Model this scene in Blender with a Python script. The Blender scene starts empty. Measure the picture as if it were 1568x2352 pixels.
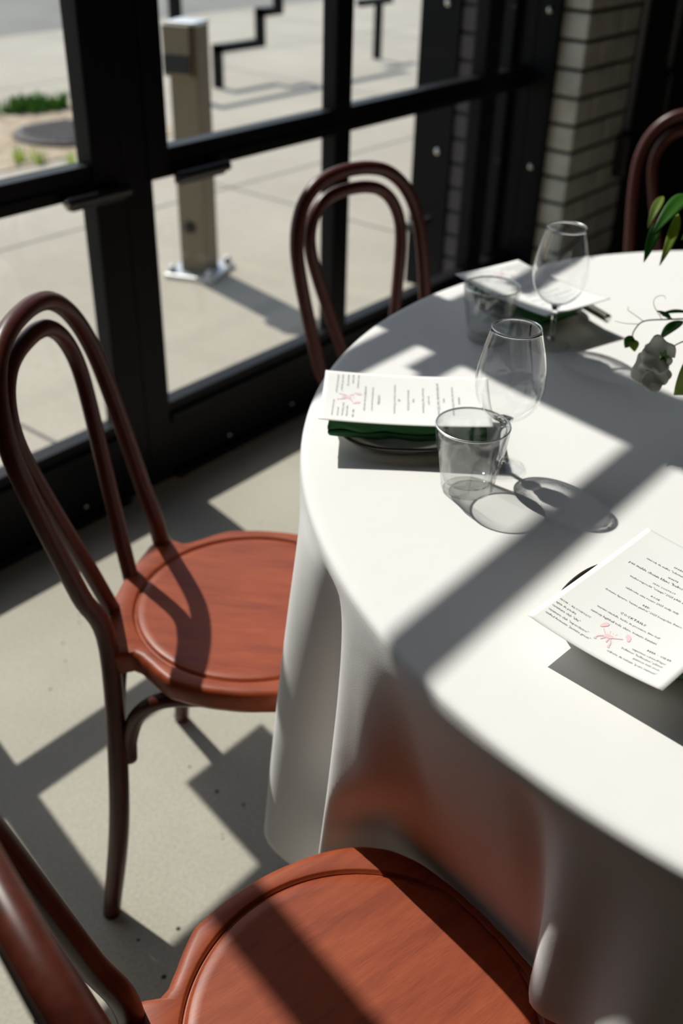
import bpy, bmesh, math, random
from mathutils import Vector, Matrix
import numpy as np

random.seed(7)
D = bpy.data
S = bpy.context.scene
COL = S.collection
PI = math.pi

# ------------------------------------------------------------------ camera
cam_d = D.cameras.new('camera')
cam = D.objects.new('camera', cam_d)
COL.objects.link(cam)
F_PX, PITCH, YAW, ROLL, CAM_H = 2330.0, math.radians(32.8), math.radians(38.7), math.radians(1.61), 1.35
fw = Vector((math.cos(PITCH) * math.cos(YAW), math.cos(PITCH) * math.sin(YAW), -math.sin(PITCH)))
rt0 = Vector((math.sin(YAW), -math.cos(YAW), 0))
up0 = rt0.cross(fw)
rt = rt0 * math.cos(ROLL) + up0 * math.sin(ROLL)
up = up0 * math.cos(ROLL) - rt0 * math.sin(ROLL)
m = Matrix.Identity(4)
for i in range(3):
    m[i][0], m[i][1], m[i][2] = rt[i], up[i], -fw[i]
m[0][3], m[1][3], m[2][3] = 0, 0, CAM_H
cam.matrix_world = m
cam_d.sensor_fit = 'VERTICAL'
cam_d.sensor_height = 36.0
cam_d.sensor_width = 24.0
cam_d.lens = F_PX / 2352 * 36
cam_d.clip_start = 0.05
cam_d.dof.use_dof = True
cam_d.dof.focus_distance = 0.95
cam_d.dof.aperture_fstop = 4.0
S.camera = cam

# ------------------------------------------------------------------ sky, sun, exposure
SUN_AZ, SUN_EL = math.radians(79.0), math.radians(52.0)
w = D.worlds.new('world')
S.world = w
w.use_nodes = True
wn = w.node_tree
wn.nodes.clear()
tint = wn.nodes.new('ShaderNodeMix')
tint.data_type = 'RGBA'
tint.blend_type = 'MULTIPLY'
tint.inputs['Factor'].default_value = 1.0
tint.inputs['B'].default_value = (1.0, 0.97, 0.89, 1)
sky = wn.nodes.new('ShaderNodeTexSky')
sky.sky_type = 'NISHITA'
sky.sun_disc = False
sky.sun_elevation = SUN_EL
sky.sun_rotation = PI / 2 - SUN_AZ
sky.altitude = 100
bg = wn.nodes.new('ShaderNodeBackground')
bg.inputs['Strength'].default_value = 0.22
wo = wn.nodes.new('ShaderNodeOutputWorld')
wn.links.new(sky.outputs[0], tint.inputs['A'])
wn.links.new(tint.outputs['Result'], bg.inputs[0])
wn.links.new(bg.outputs[0], wo.inputs[0])
sun_d = D.lights.new('sun', 'SUN')
sun_d.energy = 4.9
sun_d.color = (1.0, 0.965, 0.91)
sun_d.angle = math.radians(0.53)
sun_d.cycles.is_caustics_light = True
sun = D.objects.new('sun', sun_d)
COL.objects.link(sun)
to_sun = Vector((math.cos(SUN_EL) * math.cos(SUN_AZ), math.cos(SUN_EL) * math.sin(SUN_AZ), math.sin(SUN_EL)))
sun.rotation_euler = to_sun.to_track_quat('Z', 'Y').to_euler()
sun.location = (2, 6, 8)
S.view_settings.view_transform = 'Standard'
S.view_settings.look = 'None'
S.view_settings.gamma = 1.0
S.view_settings.exposure = 0.0
S.view_settings.use_curve_mapping = False
S.cycles.max_bounces = 14
S.cycles.transmission_bounces = 12
S.cycles.transparent_max_bounces = 24
S.cycles.diffuse_bounces = 5
S.cycles.caustics_refractive = True
S.cycles.caustics_reflective = False
S.cycles.blur_glossy = 0.5
S.cycles.sample_clamp_indirect = 6.0


# ------------------------------------------------------------------ materials
def mat(name, col, rough=0.5, spec=0.5, metal=0.0, coat=0.0, **kw):
    M = D.materials.new(name)
    M.use_nodes = True
    b = M.node_tree.nodes['Principled BSDF']
    b.inputs['Base Color'].default_value = (*col, 1)
    b.inputs['Roughness'].default_value = rough
    b.inputs['Specular IOR Level'].default_value = spec
    b.inputs['Metallic'].default_value = metal
    b.inputs['Coat Weight'].default_value = coat
    for k, v in kw.items():
        b.inputs[k.replace('_', ' ')].default_value = v
    return M


def nodes(M):
    nt = M.node_tree
    return nt, nt.nodes['Principled BSDF'], nt.links


def tex(nt, kind, scale, coord='Object', vec_scale=None, **inp):
    tc = nt.nodes.new('ShaderNodeTexCoord')
    mp = nt.nodes.new('ShaderNodeMapping')
    if vec_scale:
        mp.inputs['Scale'].default_value = vec_scale
    nt.links.new(tc.outputs[coord], mp.inputs[0])
    t = nt.nodes.new(kind)
    nt.links.new(mp.outputs[0], t.inputs['Vector'])
    t.inputs['Scale'].default_value = scale
    for k, v in inp.items():
        t.inputs[k].default_value = v
    return t


def ramp(nt, src, stops):
    r = nt.nodes.new('ShaderNodeValToRGB')
    e = r.color_ramp.elements
    e[0].position, e[0].color = stops[0][0], (*stops[0][1], 1)
    e[1].position, e[1].color = stops[-1][0], (*stops[-1][1], 1)
    for p, c in stops[1:-1]:
        x = e.new(p)
        x.color = (*c, 1)
    nt.links.new(src, r.inputs[0])
    return r


def mixc(nt, fac, a, b, mode='MIX'):
    x = nt.nodes.new('ShaderNodeMix')
    x.data_type = 'RGBA'
    x.blend_type = mode
    for sock, v in ((x.inputs['Factor'], fac), (x.inputs['A'], a), (x.inputs['B'], b)):
        if hasattr(v, 'is_output'):
            nt.links.new(v, sock)
        elif isinstance(v, tuple):
            sock.default_value = (*v, 1)
        else:
            sock.default_value = v
    return x.outputs['Result']


def bump(M, src, strength, dist):
    nt, b, L = nodes(M)
    bp = nt.nodes.new('ShaderNodeBump')
    bp.inputs['Strength'].default_value = strength
    bp.inputs['Distance'].default_value = dist
    L.new(src, bp.inputs['Height'])
    L.new(bp.outputs[0], b.inputs['Normal'])


def wood_mat():
    M = mat('stained_wood', (0.25, 0.07, 0.035), 0.42, 0.25, coat=0.03, Coat_Roughness=0.3)
    nt, b, L = nodes(M)
    n1 = tex(nt, 'ShaderNodeTexNoise', 9, vec_scale=(7, 1.0, 7), Detail=6, Roughness=0.6)
    n2 = tex(nt, 'ShaderNodeTexNoise', 160, vec_scale=(6, 0.25, 6), Detail=3)
    c1 = ramp(nt, n1.outputs[0], [(0.3, (0.21, 0.036, 0.012)), (0.5, (0.28, 0.053, 0.017)), (0.72, (0.34, 0.072, 0.023))])
    c2 = ramp(nt, n2.outputs[0], [(0.35, (0.72, 0.72, 0.72)), (0.6, (1, 1, 1))])
    c = mixc(nt, 0.55, c1.outputs[0], c2.outputs[0], 'MULTIPLY')
    L.new(c, b.inputs['Base Color'])
    bump(M, n2.outputs[0], 0.08, 0.0006)
    return M


def bent_wood_mat():
    M = mat('bent_wood', (0.10, 0.022, 0.013), 0.38, 0.35, coat=0.05, Coat_Roughness=0.25)
    nt, b, L = nodes(M)
    n1 = tex(nt, 'ShaderNodeTexNoise', 60, vec_scale=(3, 3, 0.3), Detail=4)
    c1 = ramp(nt, n1.outputs[0], [(0.3, (0.06, 0.013, 0.008)), (0.7, (0.095, 0.021, 0.012))])
    L.new(c1.outputs[0], b.inputs['Base Color'])
    return M


def cloth_mat(name, col, bs=0.25, sc=900):
    M = mat(name, col, 0.9, 0.15)
    nt, b, L = nodes(M)
    v1 = tex(nt, 'ShaderNodeTexNoise', sc, Detail=2)
    bump(M, v1.outputs[0], bs, 0.0004)
    b.inputs['Sheen Weight'].default_value = 0.1
    if name == 'white_tablecloth':
        v2 = tex(nt, 'ShaderNodeTexNoise', 13, Detail=2)
        b2 = nt.nodes.new('ShaderNodeBump')
        b2.inputs['Strength'].default_value = 0.25
        b2.inputs['Distance'].default_value = 0.004
        L.new(v2.outputs[0], b2.inputs['Height'])
        L.new(b2.outputs[0], [q for q in nt.nodes if q.type == 'BUMP'][0].inputs['Normal'])
    return M


def concrete_mat(name, a, bcol, speck, sc=1.0, spots=True):
    M = mat(name, a, 0.8, 0.12)
    nt, b, L = nodes(M)
    n1 = tex(nt, 'ShaderNodeTexNoise', 2.2 * sc, Detail=5, Roughness=0.6)
    n2 = tex(nt, 'ShaderNodeTexNoise', 170 * sc, Detail=2)
    c1 = ramp(nt, n1.outputs[0], [(0.3, a), (0.7, bcol)])
    c2 = ramp(nt, n2.outputs[0], [(0.35, (speck,) * 3), (0.62, (1, 1, 1))])
    c = mixc(nt, 1.0, c1.outputs[0], c2.outputs[0], 'MULTIPLY')
    if spots:
        v = tex(nt, 'ShaderNodeTexVoronoi', 22 * sc, Randomness=1.0)
        n3 = tex(nt, 'ShaderNodeTexNoise', 6 * sc, Detail=1)
        md = nt.nodes.new('ShaderNodeMath')
        md.operation = 'MULTIPLY'
        md.inputs[1].default_value = 0.17
        L.new(n3.outputs[0], md.inputs[0])
        sb = nt.nodes.new('ShaderNodeMath')
        sb.operation = 'LESS_THAN'
        L.new(v.outputs['Distance'], sb.inputs[0])
        sub = nt.nodes.new('ShaderNodeMath')
        sub.operation = 'SUBTRACT'
        sub.inputs[1].default_value = 0.03
        L.new(md.outputs[0], sub.inputs[0])
        L.new(sub.outputs[0], sb.inputs[1])
        c = mixc(nt, sb.outputs[0], c, (0.035, 0.034, 0.032))
    L.new(c, b.inputs['Base Color'])
    bump(M, n2.outputs[0], 0.12, 0.002)
    return M


def pane_mat():
    """thin clear glass: lets the light straight through, mirrors a little more at grazing angles"""
    M = D.materials.new('window_glass')
    M.use_nodes = True
    nt = M.node_tree
    nt.nodes.clear()
    o = nt.nodes.new('ShaderNodeOutputMaterial')
    t = nt.nodes.new('ShaderNodeBsdfTransparent')
    t.inputs[0].default_value = (0.97, 0.98, 0.97, 1)
    g = nt.nodes.new('ShaderNodeBsdfGlossy')
    g.inputs['Roughness'].default_value = 0.0
    f = nt.nodes.new('ShaderNodeLayerWeight')
    f.inputs[0].default_value = 0.5
    p5 = nt.nodes.new('ShaderNodeMath')
    p5.operation = 'POWER'
    p5.inputs[1].default_value = 5.0
    ma = nt.nodes.new('ShaderNodeMath')
    ma.operation = 'MULTIPLY_ADD'
    ma.inputs[1].default_value = 0.9
    ma.inputs[2].default_value = 0.03
    nt.links.new(f.outputs['Facing'], p5.inputs[0])
    nt.links.new(p5.outputs[0], ma.inputs[0])
    mx = nt.nodes.new('ShaderNodeMixShader')
    nt.links.new(ma.outputs[0], mx.inputs[0])
    nt.links.new(t.outputs[0], mx.inputs[1])
    nt.links.new(g.outputs[0], mx.inputs[2])
    nt.links.new(mx.outputs[0], o.inputs[0])
    return M


def clear_glass_mat(clear=0.0, name='clear_glass'):
    M = mat(name, (1, 1, 1), 0.0, 0.5)
    b = M.node_tree.nodes['Principled BSDF']
    b.inputs['Transmission Weight'].default_value = 1.0
    b.inputs['IOR'].default_value = 1.38
    nt = M.node_tree
    tr = nt.nodes.new('ShaderNodeBsdfTransparent')
    mx = nt.nodes.new('ShaderNodeMixShader')
    mx.inputs[0].default_value = clear
    nt.links.new(b.outputs[0], mx.inputs[1])
    nt.links.new(tr.outputs[0], mx.inputs[2])
    nt.links.new(mx.outputs[0], nt.nodes['Material Output'].inputs[0])
    return M


M_SEAT = wood_mat()
M_BENT = bent_wood_mat()
M_CLOTH = cloth_mat('white_tablecloth', (0.80, 0.785, 0.765))
M_NAPKIN = cloth_mat('green_linen', (0.035, 0.125, 0.045), 0.5, 700)
M_PAPER = mat('menu_paper', (0.94, 0.945, 0.95), 0.8, 0.2)
M_INK = mat('grey_ink', (0.16, 0.155, 0.155), 0.8, 0.1)
M_PINK = mat('pink_ink', (0.84, 0.60, 0.61), 0.8, 0.1)
M_STEEL = mat('black_steel', (0.006, 0.006, 0.0075), 0.45, 0.12)
M_STEEL2 = mat('black_handle_metal', (0.02, 0.02, 0.022), 0.3, 0.5)
M_SCREW = mat('bright_screw', (0.6, 0.58, 0.52), 0.25, 0.5, 1.0)
M_PANE = pane_mat()
M_GLASS = clear_glass_mat()
M_WINE = M_GLASS
M_TUMBLER = pane_mat()
M_TUMBLER.name = 'tumbler_glass'
for n in M_TUMBLER.node_tree.nodes:
    if n.type == 'BSDF_TRANSPARENT':
        n.inputs[0].default_value = (0.965, 0.972, 0.968, 1)
    if n.type == 'BSDF_GLOSSY':
        n.inputs['Roughness'].default_value = 0.06
    if n.type == 'MATH' and n.operation == 'POWER':
        n.inputs[1].default_value = 2.6
    if n.type == 'MATH' and n.operation == 'MULTIPLY_ADD':
        n.inputs[1].default_value = 0.75
        n.inputs[2].default_value = 0.08
M_FOOT = clear_glass_mat(0.75, 'thin_clear_glass')
M_GRIM = clear_glass_mat(0.45, 'painted_rim_glint')  # pale half-clear metal imitating the sky glint along glass rims
_b = M_GRIM.node_tree.nodes['Principled BSDF']
_b.inputs['Transmission Weight'].default_value = 0.0
_b.inputs['Metallic'].default_value = 1.0
_b.inputs['Base Color'].default_value = (0.85, 0.87, 0.87, 1)
_b.inputs['Roughness'].default_value = 0.32
M_FLOOR = concrete_mat('indoor_concrete', (0.40, 0.375, 0.31), (0.47, 0.445, 0.375), 0.86)
M_WALK = concrete_mat('sidewalk_concrete', (0.375, 0.335, 0.275), (0.45, 0.405, 0.335), 0.9, 0.5, False)
M_ROAD = concrete_mat('asphalt', (0.20, 0.19, 0.17), (0.26, 0.25, 0.22), 0.8, 0.6, False)
M_JOINT = mat('dark_joint', (0.12, 0.11, 0.10), 0.9)
M_BRICK = mat('grey_brick', (0.36, 0.34, 0.29), 0.7, 0.3)
M_BRICK2 = mat('dark_brick', (0.12, 0.10, 0.10), 0.8, 0.2)  # darker brick for the outdoor pier
M_MORTAR = mat('dark_mortar', (0.05, 0.047, 0.042), 0.9, 0.2)
M_WALL = mat('dark_plaster', (0.035, 0.03, 0.028), 0.8, 0.3)
M_CEIL = mat('grey_ceiling', (0.06, 0.056, 0.052), 0.9, 0.2)
M_BOLLARD = mat('tan_painted_steel', (0.25, 0.20, 0.13), 0.5, 0.3)
M_CAP = mat('pale_steel_cap', (0.55, 0.55, 0.55), 0.35, 0.5, 0.6)
M_PLATE = mat('cream_glaze', (0.68, 0.64, 0.54), 0.25, 0.5)
M_RIM = mat('dark_brown_glaze', (0.03, 0.024, 0.022), 0.12, 0.6)
M_LEAF = mat('deep_green_leaf', (0.045, 0.17, 0.02), 0.45, 0.4)
M_LEAF2 = mat('yellow_green_leaf', (0.28, 0.40, 0.07), 0.5, 0.4)
M_PALE = mat('pale_green_leaf', (0.42, 0.52, 0.17), 0.5, 0.3)
M_STEM = mat('green_stem', (0.14, 0.27, 0.05), 0.5, 0.4)
M_PETAL = mat('white_petal', (0.78, 0.78, 0.74), 0.7, 0.2)
M_GRASS = mat('grass_blade', (0.10, 0.26, 0.03), 0.6, 0.3)
M_SOIL = mat('dry_soil', (0.40, 0.31, 0.21), 0.95, 0.1)
M_IRON = mat('dark_iron', (0.07, 0.055, 0.05), 0.6, 0.4)
M_CUTLERY = mat('polished_cutlery', (0.7, 0.68, 0.62), 0.15, 0.5, 1.0)
M_PIPE = mat('grey_conduit', (0.16, 0.16, 0.165), 0.4, 0.5, 0.4)
M_RUBBER = mat('black_plastic', (0.02, 0.02, 0.02), 0.5, 0.4)
M_DARKWOOD = mat('dark_red_wood', (0.14, 0.03, 0.022), 0.4, 0.5)
for MM, t in ((M_LEAF, (0.10, 0.30, 0.03)), (M_LEAF2, (0.4, 0.5, 0.1)), (M_PALE, (0.6, 0.72, 0.25)), (M_PETAL, (0.8, 0.8, 0.76)), (M_PAPER, (1.0, 0.93, 0.80)),):
    nt, b, L = nodes(MM)
    tr = nt.nodes.new('ShaderNodeBsdfTranslucent')
    tr.inputs[0].default_value = (*t, 1)
    mx = nt.nodes.new('ShaderNodeMixShader')
    mx.inputs[0].default_value = 0.20 if MM is M_PAPER else 0.4
    out = nt.nodes['Material Output']
    L.new(b.outputs[0], mx.inputs[1])
    L.new(tr.outputs[0], mx.inputs[2])
    L.new(mx.outputs[0], out.inputs[0])
nt, b, L = nodes(M_BRICK)
nb = tex(nt, 'ShaderNodeTexNoise', 14, Detail=4)
cb = ramp(nt, nb.outputs[0], [(0.3, (0.62, 0.585, 0.50)), (0.7, (0.80, 0.765, 0.66))])
L.new(cb.outputs[0], b.inputs['Base Color'])
bump(M_BRICK, nb.outputs[0], 0.3, 0.004)
nt, b, L = nodes(M_SOIL)
nb = tex(nt, 'ShaderNodeTexNoise', 12, Detail=5)
cb = ramp(nt, nb.outputs[0], [(0.3, (0.30, 0.22, 0.15)), (0.7, (0.47, 0.39, 0.29))])
L.new(cb.outputs[0], b.inputs['Base Color'])


# ------------------------------------------------------------------ helpers
def link(o, parent=None):
    COL.objects.link(o)
    if parent is not None:
        o.parent = parent
    return o


def obj(name, bm, mats, parent=None, smooth=False, bev=0.0, seg=2, solid=0.0, angle=None):
    me = D.meshes.new(name)
    bm.to_mesh(me)
    bm.free()
    for M in (mats if isinstance(mats, (list, tuple)) else [mats]):
        me.materials.append(M)
    if smooth:
        me.shade_smooth()
        if angle:
            me.set_sharp_from_angle(angle=math.radians(angle))
    o = D.objects.new(name, me)
    link(o, parent)
    if solid:
        x = o.modifiers.new('s', 'SOLIDIFY')
        x.thickness = solid
        x.offset = -1
    if bev:
        x = o.modifiers.new('b', 'BEVEL')
        x.width = bev
        x.segments = seg
        x.limit_method = 'ANGLE'
    return o


def thing(name, label, cat, loc=(0, 0, 0), rz=0.0, group=None):
    o = D.objects.new(name, None)
    o.empty_display_size = 0.1
    COL.objects.link(o)
    o.location = loc
    o.rotation_euler = (0, 0, rz)
    return tag(o, label, cat, group)


def tag(o, label=None, cat=None, group=None, kind=None):
    if label:
        o['label'] = label
    if cat:
        o['category'] = cat
    if group:
        o['group'] = group
    if kind:
        o['kind'] = kind
    return o


def struct(name, bm, M, label, parent=None, **k):
    o = obj(name, bm, M, parent, **k)
    return tag(o, label, kind='structure')


def copy_tree(o, parent=None):
    c = o.copy()
    COL.objects.link(c)
    c.parent = parent
    for ch in list(o.children):
        copy_tree(ch, c)
    return c


def box(bm, x0, x1, y0, y1, z0, z1, mi=0):
    v = [bm.verts.new((x, y, z)) for z in (z0, z1) for y in (y0, y1) for x in (x0, x1)]
    for q in ((0, 2, 3, 1), (4, 5, 7, 6), (0, 1, 5, 4), (2, 6, 7, 3), (0, 4, 6, 2), (1, 3, 7, 5)):
        f = bm.faces.new([v[i] for i in q])
        f.material_index = mi


def bx(*a):
    bm = bmesh.new()
    box(bm, *a)
    return bm


def catmull(P, n=8):
    P = [Vector(p) for p in P]
    Q = [2 * P[0] - P[1]] + P + [2 * P[-1] - P[-2]]
    out = []
    for i in range(1, len(Q) - 2):
        for k in range(n):
            t = k / n
            a, b, c, d = Q[i - 1], Q[i], Q[i + 1], Q[i + 2]
            out.append(0.5 * (2 * b + (c - a) * t + (2 * a - 5 * b + 4 * c - d) * t * t + (3 * b - a - 3 * c + d) * t ** 3))
    out.append(P[-1])
    return out


def tube(bm, P, r, n=14, mi=0, cap=True, sx=1.0):
    """sweep a circle (radius r or list of radii) along the points P"""
    P = [Vector(p) for p in P]
    R = r if isinstance(r, (list, tuple)) else [r] * len(P)
    T = [((P[min(i + 1, len(P) - 1)] - P[max(i - 1, 0)])).normalized() for i in range(len(P))]
    ref = Vector((0, 0, 1)) if abs(T[0].z) < 0.9 else Vector((1, 0, 0))
    u = T[0].cross(ref).normalized()
    rings = []
    for i, p in enumerate(P):
        u = (u - T[i] * u.dot(T[i])).normalized()
        v = T[i].cross(u)
        rings.append([bm.verts.new(p + (u * math.cos(a) * sx + v * math.sin(a)) * R[i]) for a in (2 * PI * k / n for k in range(n))])
    for a, b in zip(rings, rings[1:]):
        for k in range(n):
            f = bm.faces.new((a[k], a[(k + 1) % n], b[(k + 1) % n], b[k]))
            f.material_index = mi
            f.smooth = True
    if cap:
        for rg, flip, t, p, rr in ((rings[0], True, -T[0], P[0], R[0]), (rings[-1], False, T[-1], P[-1], R[-1])):
            c2 = [bm.verts.new(p + t * rr * 0.18 + (v.co - p) * 0.8) for v in rg]
            for k in range(n):
                q = (rg[k], rg[(k + 1) % n], c2[(k + 1) % n], c2[k])
                f = bm.faces.new(q if not flip else q[::-1])
                f.material_index = mi
            f = bm.faces.new(c2 if not flip else c2[::-1])
            f.material_index = mi


def lathe(bm, prof, n=48, cx=0, cy=0, cz=0, fn=None, mi=0, closed=False):
    rings = []
    for (r, z) in prof:
        if r < 1e-6:
            rings.append([bm.verts.new((cx, cy, cz + z))])
        else:
            rings.append([bm.verts.new((cx + (fn(r, z, a) if fn else r) * math.cos(a), cy + (fn(r, z, a) if fn else r) * math.sin(a), cz + z))
                          for a in (2 * PI * k / n for k in range(n))])
    pairs = list(zip(rings, rings[1:]))
    if closed:
        pairs.append((rings[-1], rings[0]))
    for a, b in pairs:
        for k in range(n):
            k2 = (k + 1) % n
            if len(a) == 1 and len(b) == 1:
                continue
            if len(a) == 1:
                f = bm.faces.new((a[0], b[k2], b[k]))
            elif len(b) == 1:
                f = bm.faces.new((a[k], a[k2], b[0]))
            else:
                f = bm.faces.new((a[k], a[k2], b[k2], b[k]))
            f.material_index = mi
            f.smooth = True


# ------------------------------------------------------------------ the room
WY = 1.74                     # inner face of the steel windows
GY0, GY1 = 1.763, 1.769       # the glass
OY = 1.79                     # outer face
struct('floor', bx(-2.5, 6.2, -4.5, OY, -0.15, 0.0), M_FLOOR, 'grey polished concrete floor under the tables and chairs')
struct('ceiling', bx(-2.5, 6.2, -4.5, OY + 0.3, 3.7, 3.85), M_CEIL, 'dark ceiling above the dining room')
struct('wall_back', bx(-2.5, 6.2, -4.62, -4.5, 0.0, 3.7), M_WALL, 'dark wall behind the dining room')
struct('wall_left', bx(-2.62, -2.5, -4.5, OY, 0.0, 3.7), M_WALL, 'dark side wall of the dining room')
struct('wall_end', bx(6.2, 6.32, -4.5, OY, 0.0, 3.7), M_WALL, 'dark far end wall of the dining room')
struct('wall_front', bx(3.52, 6.2, 1.575, 1.80, 0.0, 3.7), M_WALL, 'dark plastered wall beyond the brick pier')


def brick_pier(name, x0, x1, y0, y1, z0, z1, zoff, label, M=None):
    bm = bmesh.new()
    box(bm, x0 + 0.006, x1 - 0.006, y0 + 0.006, y1 - 0.004, z0, z1, 1)
    H, g = 0.083, 0.011
    k = 0
    z = zoff
    while z < z1:
        za, zb = max(z + g / 2, z0), min(z + H - g / 2, z1)
        if zb - za > 0.01:
            L = 0.245
            x = x0 - (0.0 if k % 2 else L / 2)
            while x < x1:
                a, b = max(x, x0), min(x + L - g, x1)
                if b - a > 0.02:
                    box(bm, a, b, y0, y1, za, zb, 0)
                x += L
        z += H
        k += 1
    return struct(name, bm, [M or M_BRICK, M_MORTAR], label, bev=0.004, seg=2)


brick_pier('wall_right', 3.10, 3.52, 1.575, 1.80, 0.0, 3.7, -0.02, 'grey brick pier with dark mortar joints beside the steel window')
brick_pier('wall_outside', 3.05, 3.6, 1.86, 2.02, 0.0, 3.2, -0.03, 'outdoor brick pier seen through the window edge', M_BRICK2)
bm = bmesh.new()
box(bm, 3.04, 3.6, 2.0, 2.16, 0.0, 3.2)
box(bm, 3.045, 3.6, 1.80, 1.872, 0.0, 3.2)
struct('trim_1', bm, M_STEEL, 'black steel cladding on the outdoor pier', bev=0.004)

# black steel post between window and brick
post = struct('trim_2', bx(3.078, 3.10, 1.66, WY, 0.0, 3.7), M_STEEL, 'black steel edge between the window and the brick pier', bev=0.005)


def screw(parent, x, y, z, r=0.007, axis='y', name='screw', M=None):
    bm = bmesh.new()
    lathe(bm, [(r, 0), (r, r * 0.35), (r * 0.7, r * 0.8), (0, r * 0.9)], 12)
    o = obj(name, bm, M or M_SCREW, parent, smooth=True)
    o.location = (x, y, z)
    o.rotation_euler = (PI / 2, 0, 0) if axis == 'y' else (0, -PI / 2, 0)
    return o


for z in (0.972, 0.503):
    screw(post, 3.078, 1.70, z, 0.011, 'x', 'metal_dome')  # small shiny metal domes, seen as dots on the steel edge
out_clad = D.objects['trim_1']
for y, z in ((2.05, 0.965), (2.05, 0.50), (2.08, 0.12)):
    screw(out_clad, 3.04, y, z, 0.013, 'x', 'metal_dome')  # slightly larger shiny domes on the cladding

RAILS = [(0.748, 0.808), (1.355, 1.415), (2.000, 2.036), (2.560, 2.592), (3.15, 3.19)]


def steel_window(name, label, x0, x1, sl, sr, mull, sash=None, zt=3.45):
    """one wide steel window: stiles sl / sr wide, mullions (xa, xb), kick panel, rails"""
    root = D.objects.new(name, None)
    COL.objects.link(root)
    root.location = (x0, WY, 0)
    tag(root, label, kind='structure')
    dx, dy = x0, WY

    def P(nm, bm, M=M_STEEL, **k):
        for v in bm.verts:
            v.co.x -= dx
            v.co.y -= dy
        return obj(nm, bm, M, root, **k)
    bm = bmesh.new()
    box(bm, x0, x0 + sl, WY, OY, 0, zt)
    box(bm, x1 - sr, x1, WY, OY, 0, zt)
    for a, b in mull:
        box(bm, a, b, WY + 0.002, OY, 0.20, zt)
    for a, b in RAILS:
        box(bm, x0 + sl - 0.002, x1 - sr + 0.002, WY - 0.0, OY, a, a + 0.45 * (b - a))
        box(bm, x0 + sl - 0.002, x1 - sr + 0.002, WY + 0.006, OY, a + 0.3 * (b - a), b)
    box(bm, x0 + sl - 0.002, x1 - sr + 0.002, WY, OY, zt - 0.1, zt)
    if sash:
        for a, b in sash:
            box(bm, a, b, WY - 0.006, OY, RAILS[0][0] + 0.004, RAILS[1][1] - 0.004)
    P('frame', bm, bev=0.003)
    bm = bmesh.new()
    box(bm, x0 + sl, x1 - sr, WY + 0.004, OY, 0, 0.207)
    box(bm, x0 + sl, x1 - sr, WY - 0.008, WY + 0.01, 0.155, 0.18)
    box(bm, x0 + sl, x1 - sr, WY - 0.02, WY + 0.01, 0.0, 0.02)
    P('kick_panel', bm, bev=0.003)
    cuts = [x0 + sl] + [c for ab in mull for c in ab] + [x1 - sr]
    zc = [0.207] + [c for ab in RAILS for c in ab] + [zt - 0.1]
    for i in range(0, len(cuts), 2):
        for j in range(0, len(zc), 2):
            P('pane', bx(cuts[i] - 0.004, cuts[i + 1] + 0.004, GY0, GY1, zc[j] - 0.004, zc[j + 1] + 0.004), M_PANE)
    return root, P


w1, P1 = steel_window('window_1', 'black steel window with wide kick panel left of the double stile', 0.07, 1.405, 0.06, 0.08, [(0.668, 0.728)])
w2, P2 = steel_window('window_2', 'black steel window with a mullion behind the far chair', 1.405, 3.10, 0.077, 0.022, [(2.105, 2.17), (2.80, 2.885)], [(1.47, 1.528)])
struct('wall_near_added', bx(-2.5, 0.07, WY, OY + 0.05, 0.0, 3.45), M_WALL, 'added unseen dark wall at the near end of the window front')  # unseen wall added to cut the skylight on floor and cloth


def handle(Pf, x0, x1, z, name='window_latch'):
    bm = bmesh.new()
    tube(bm, [(x0, WY - 0.022, z), (x0 + 0.01, WY - 0.022, z), (x1 - 0.01, WY - 0.022, z), (x1, WY - 0.022, z)], 0.0125, 16)
    box(bm, x0 + 0.012, x1 - 0.004, WY - 0.018, WY + 0.004, z - 0.02, z + 0.006)
    return Pf(name, bm, M_STEEL2, bev=0.002)


h1 = handle(P1, 1.238, 1.395, 0.752)
screw(w1, 1.236 - 0.07, -0.022, 0.752, 0.008, 'x', 'screw')
h2 = handle(P2, 1.535, 1.69, 0.750)
h4 = handle(P1, 1.238, 1.395, 2.09)
h5 = handle(P2, 1.505, 1.66, 2.115)
h3 = handle(P2, 2.43, 2.53, 0.44)
for x in (1.68, 1.93):
    screw(w2, x - 1.405, -0.0, 0.04, 0.006)
for x in (0.95, 1.2):
    screw(w1, x - 0.07, -0.0, 0.04, 0.006)
# lintel over the windows
struct('wall_top', bx(-2.5, 3.1, WY, OY + 0.05, 3.45, 3.7), M_WALL, 'dark lintel above the steel windows')

# ------------------------------------------------------------------ outside
GZ = -0.02
struct('sidewalk', bx(-9, 20, OY, 8.2, -0.25, GZ), M_WALK, 'pale concrete sidewalk outside the window')
struct('kerb', bx(-9, 20, 8.2, 8.35, -0.3, GZ + 0.004), M_WALK, 'pale concrete kerb at the edge of the sidewalk', bev=0.01)
struct('road', bx(-20, 40, 8.35, 30, -0.5, -0.13), M_ROAD, 'grey asphalt road beyond the sidewalk')
bm = bmesh.new()
for x in (-3.4, -1.0, 1.4, 3.55, 5.9, 8.3, 10.7):
    box(bm, x, x + 0.012, OY, 8.2, GZ - 0.01, GZ + 0.0012)
for y in (3.6, 4.45, 6.4):
    box(bm, -9, 20, y, y + 0.012, GZ - 0.01, GZ + 0.0012)
tag(obj('pavement_joints', bm, M_JOINT), 'dark scored joints of the concrete sidewalk', kind='structure')
bm = bmesh.new()
box(bm, 1.9, 4.25, 4.62, 5.75, GZ - 0.02, GZ + 0.006)
tag(obj('tree_pit_ground', bm, M_SOIL), 'tan dry soil strip in the sidewalk', kind='structure')

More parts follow.
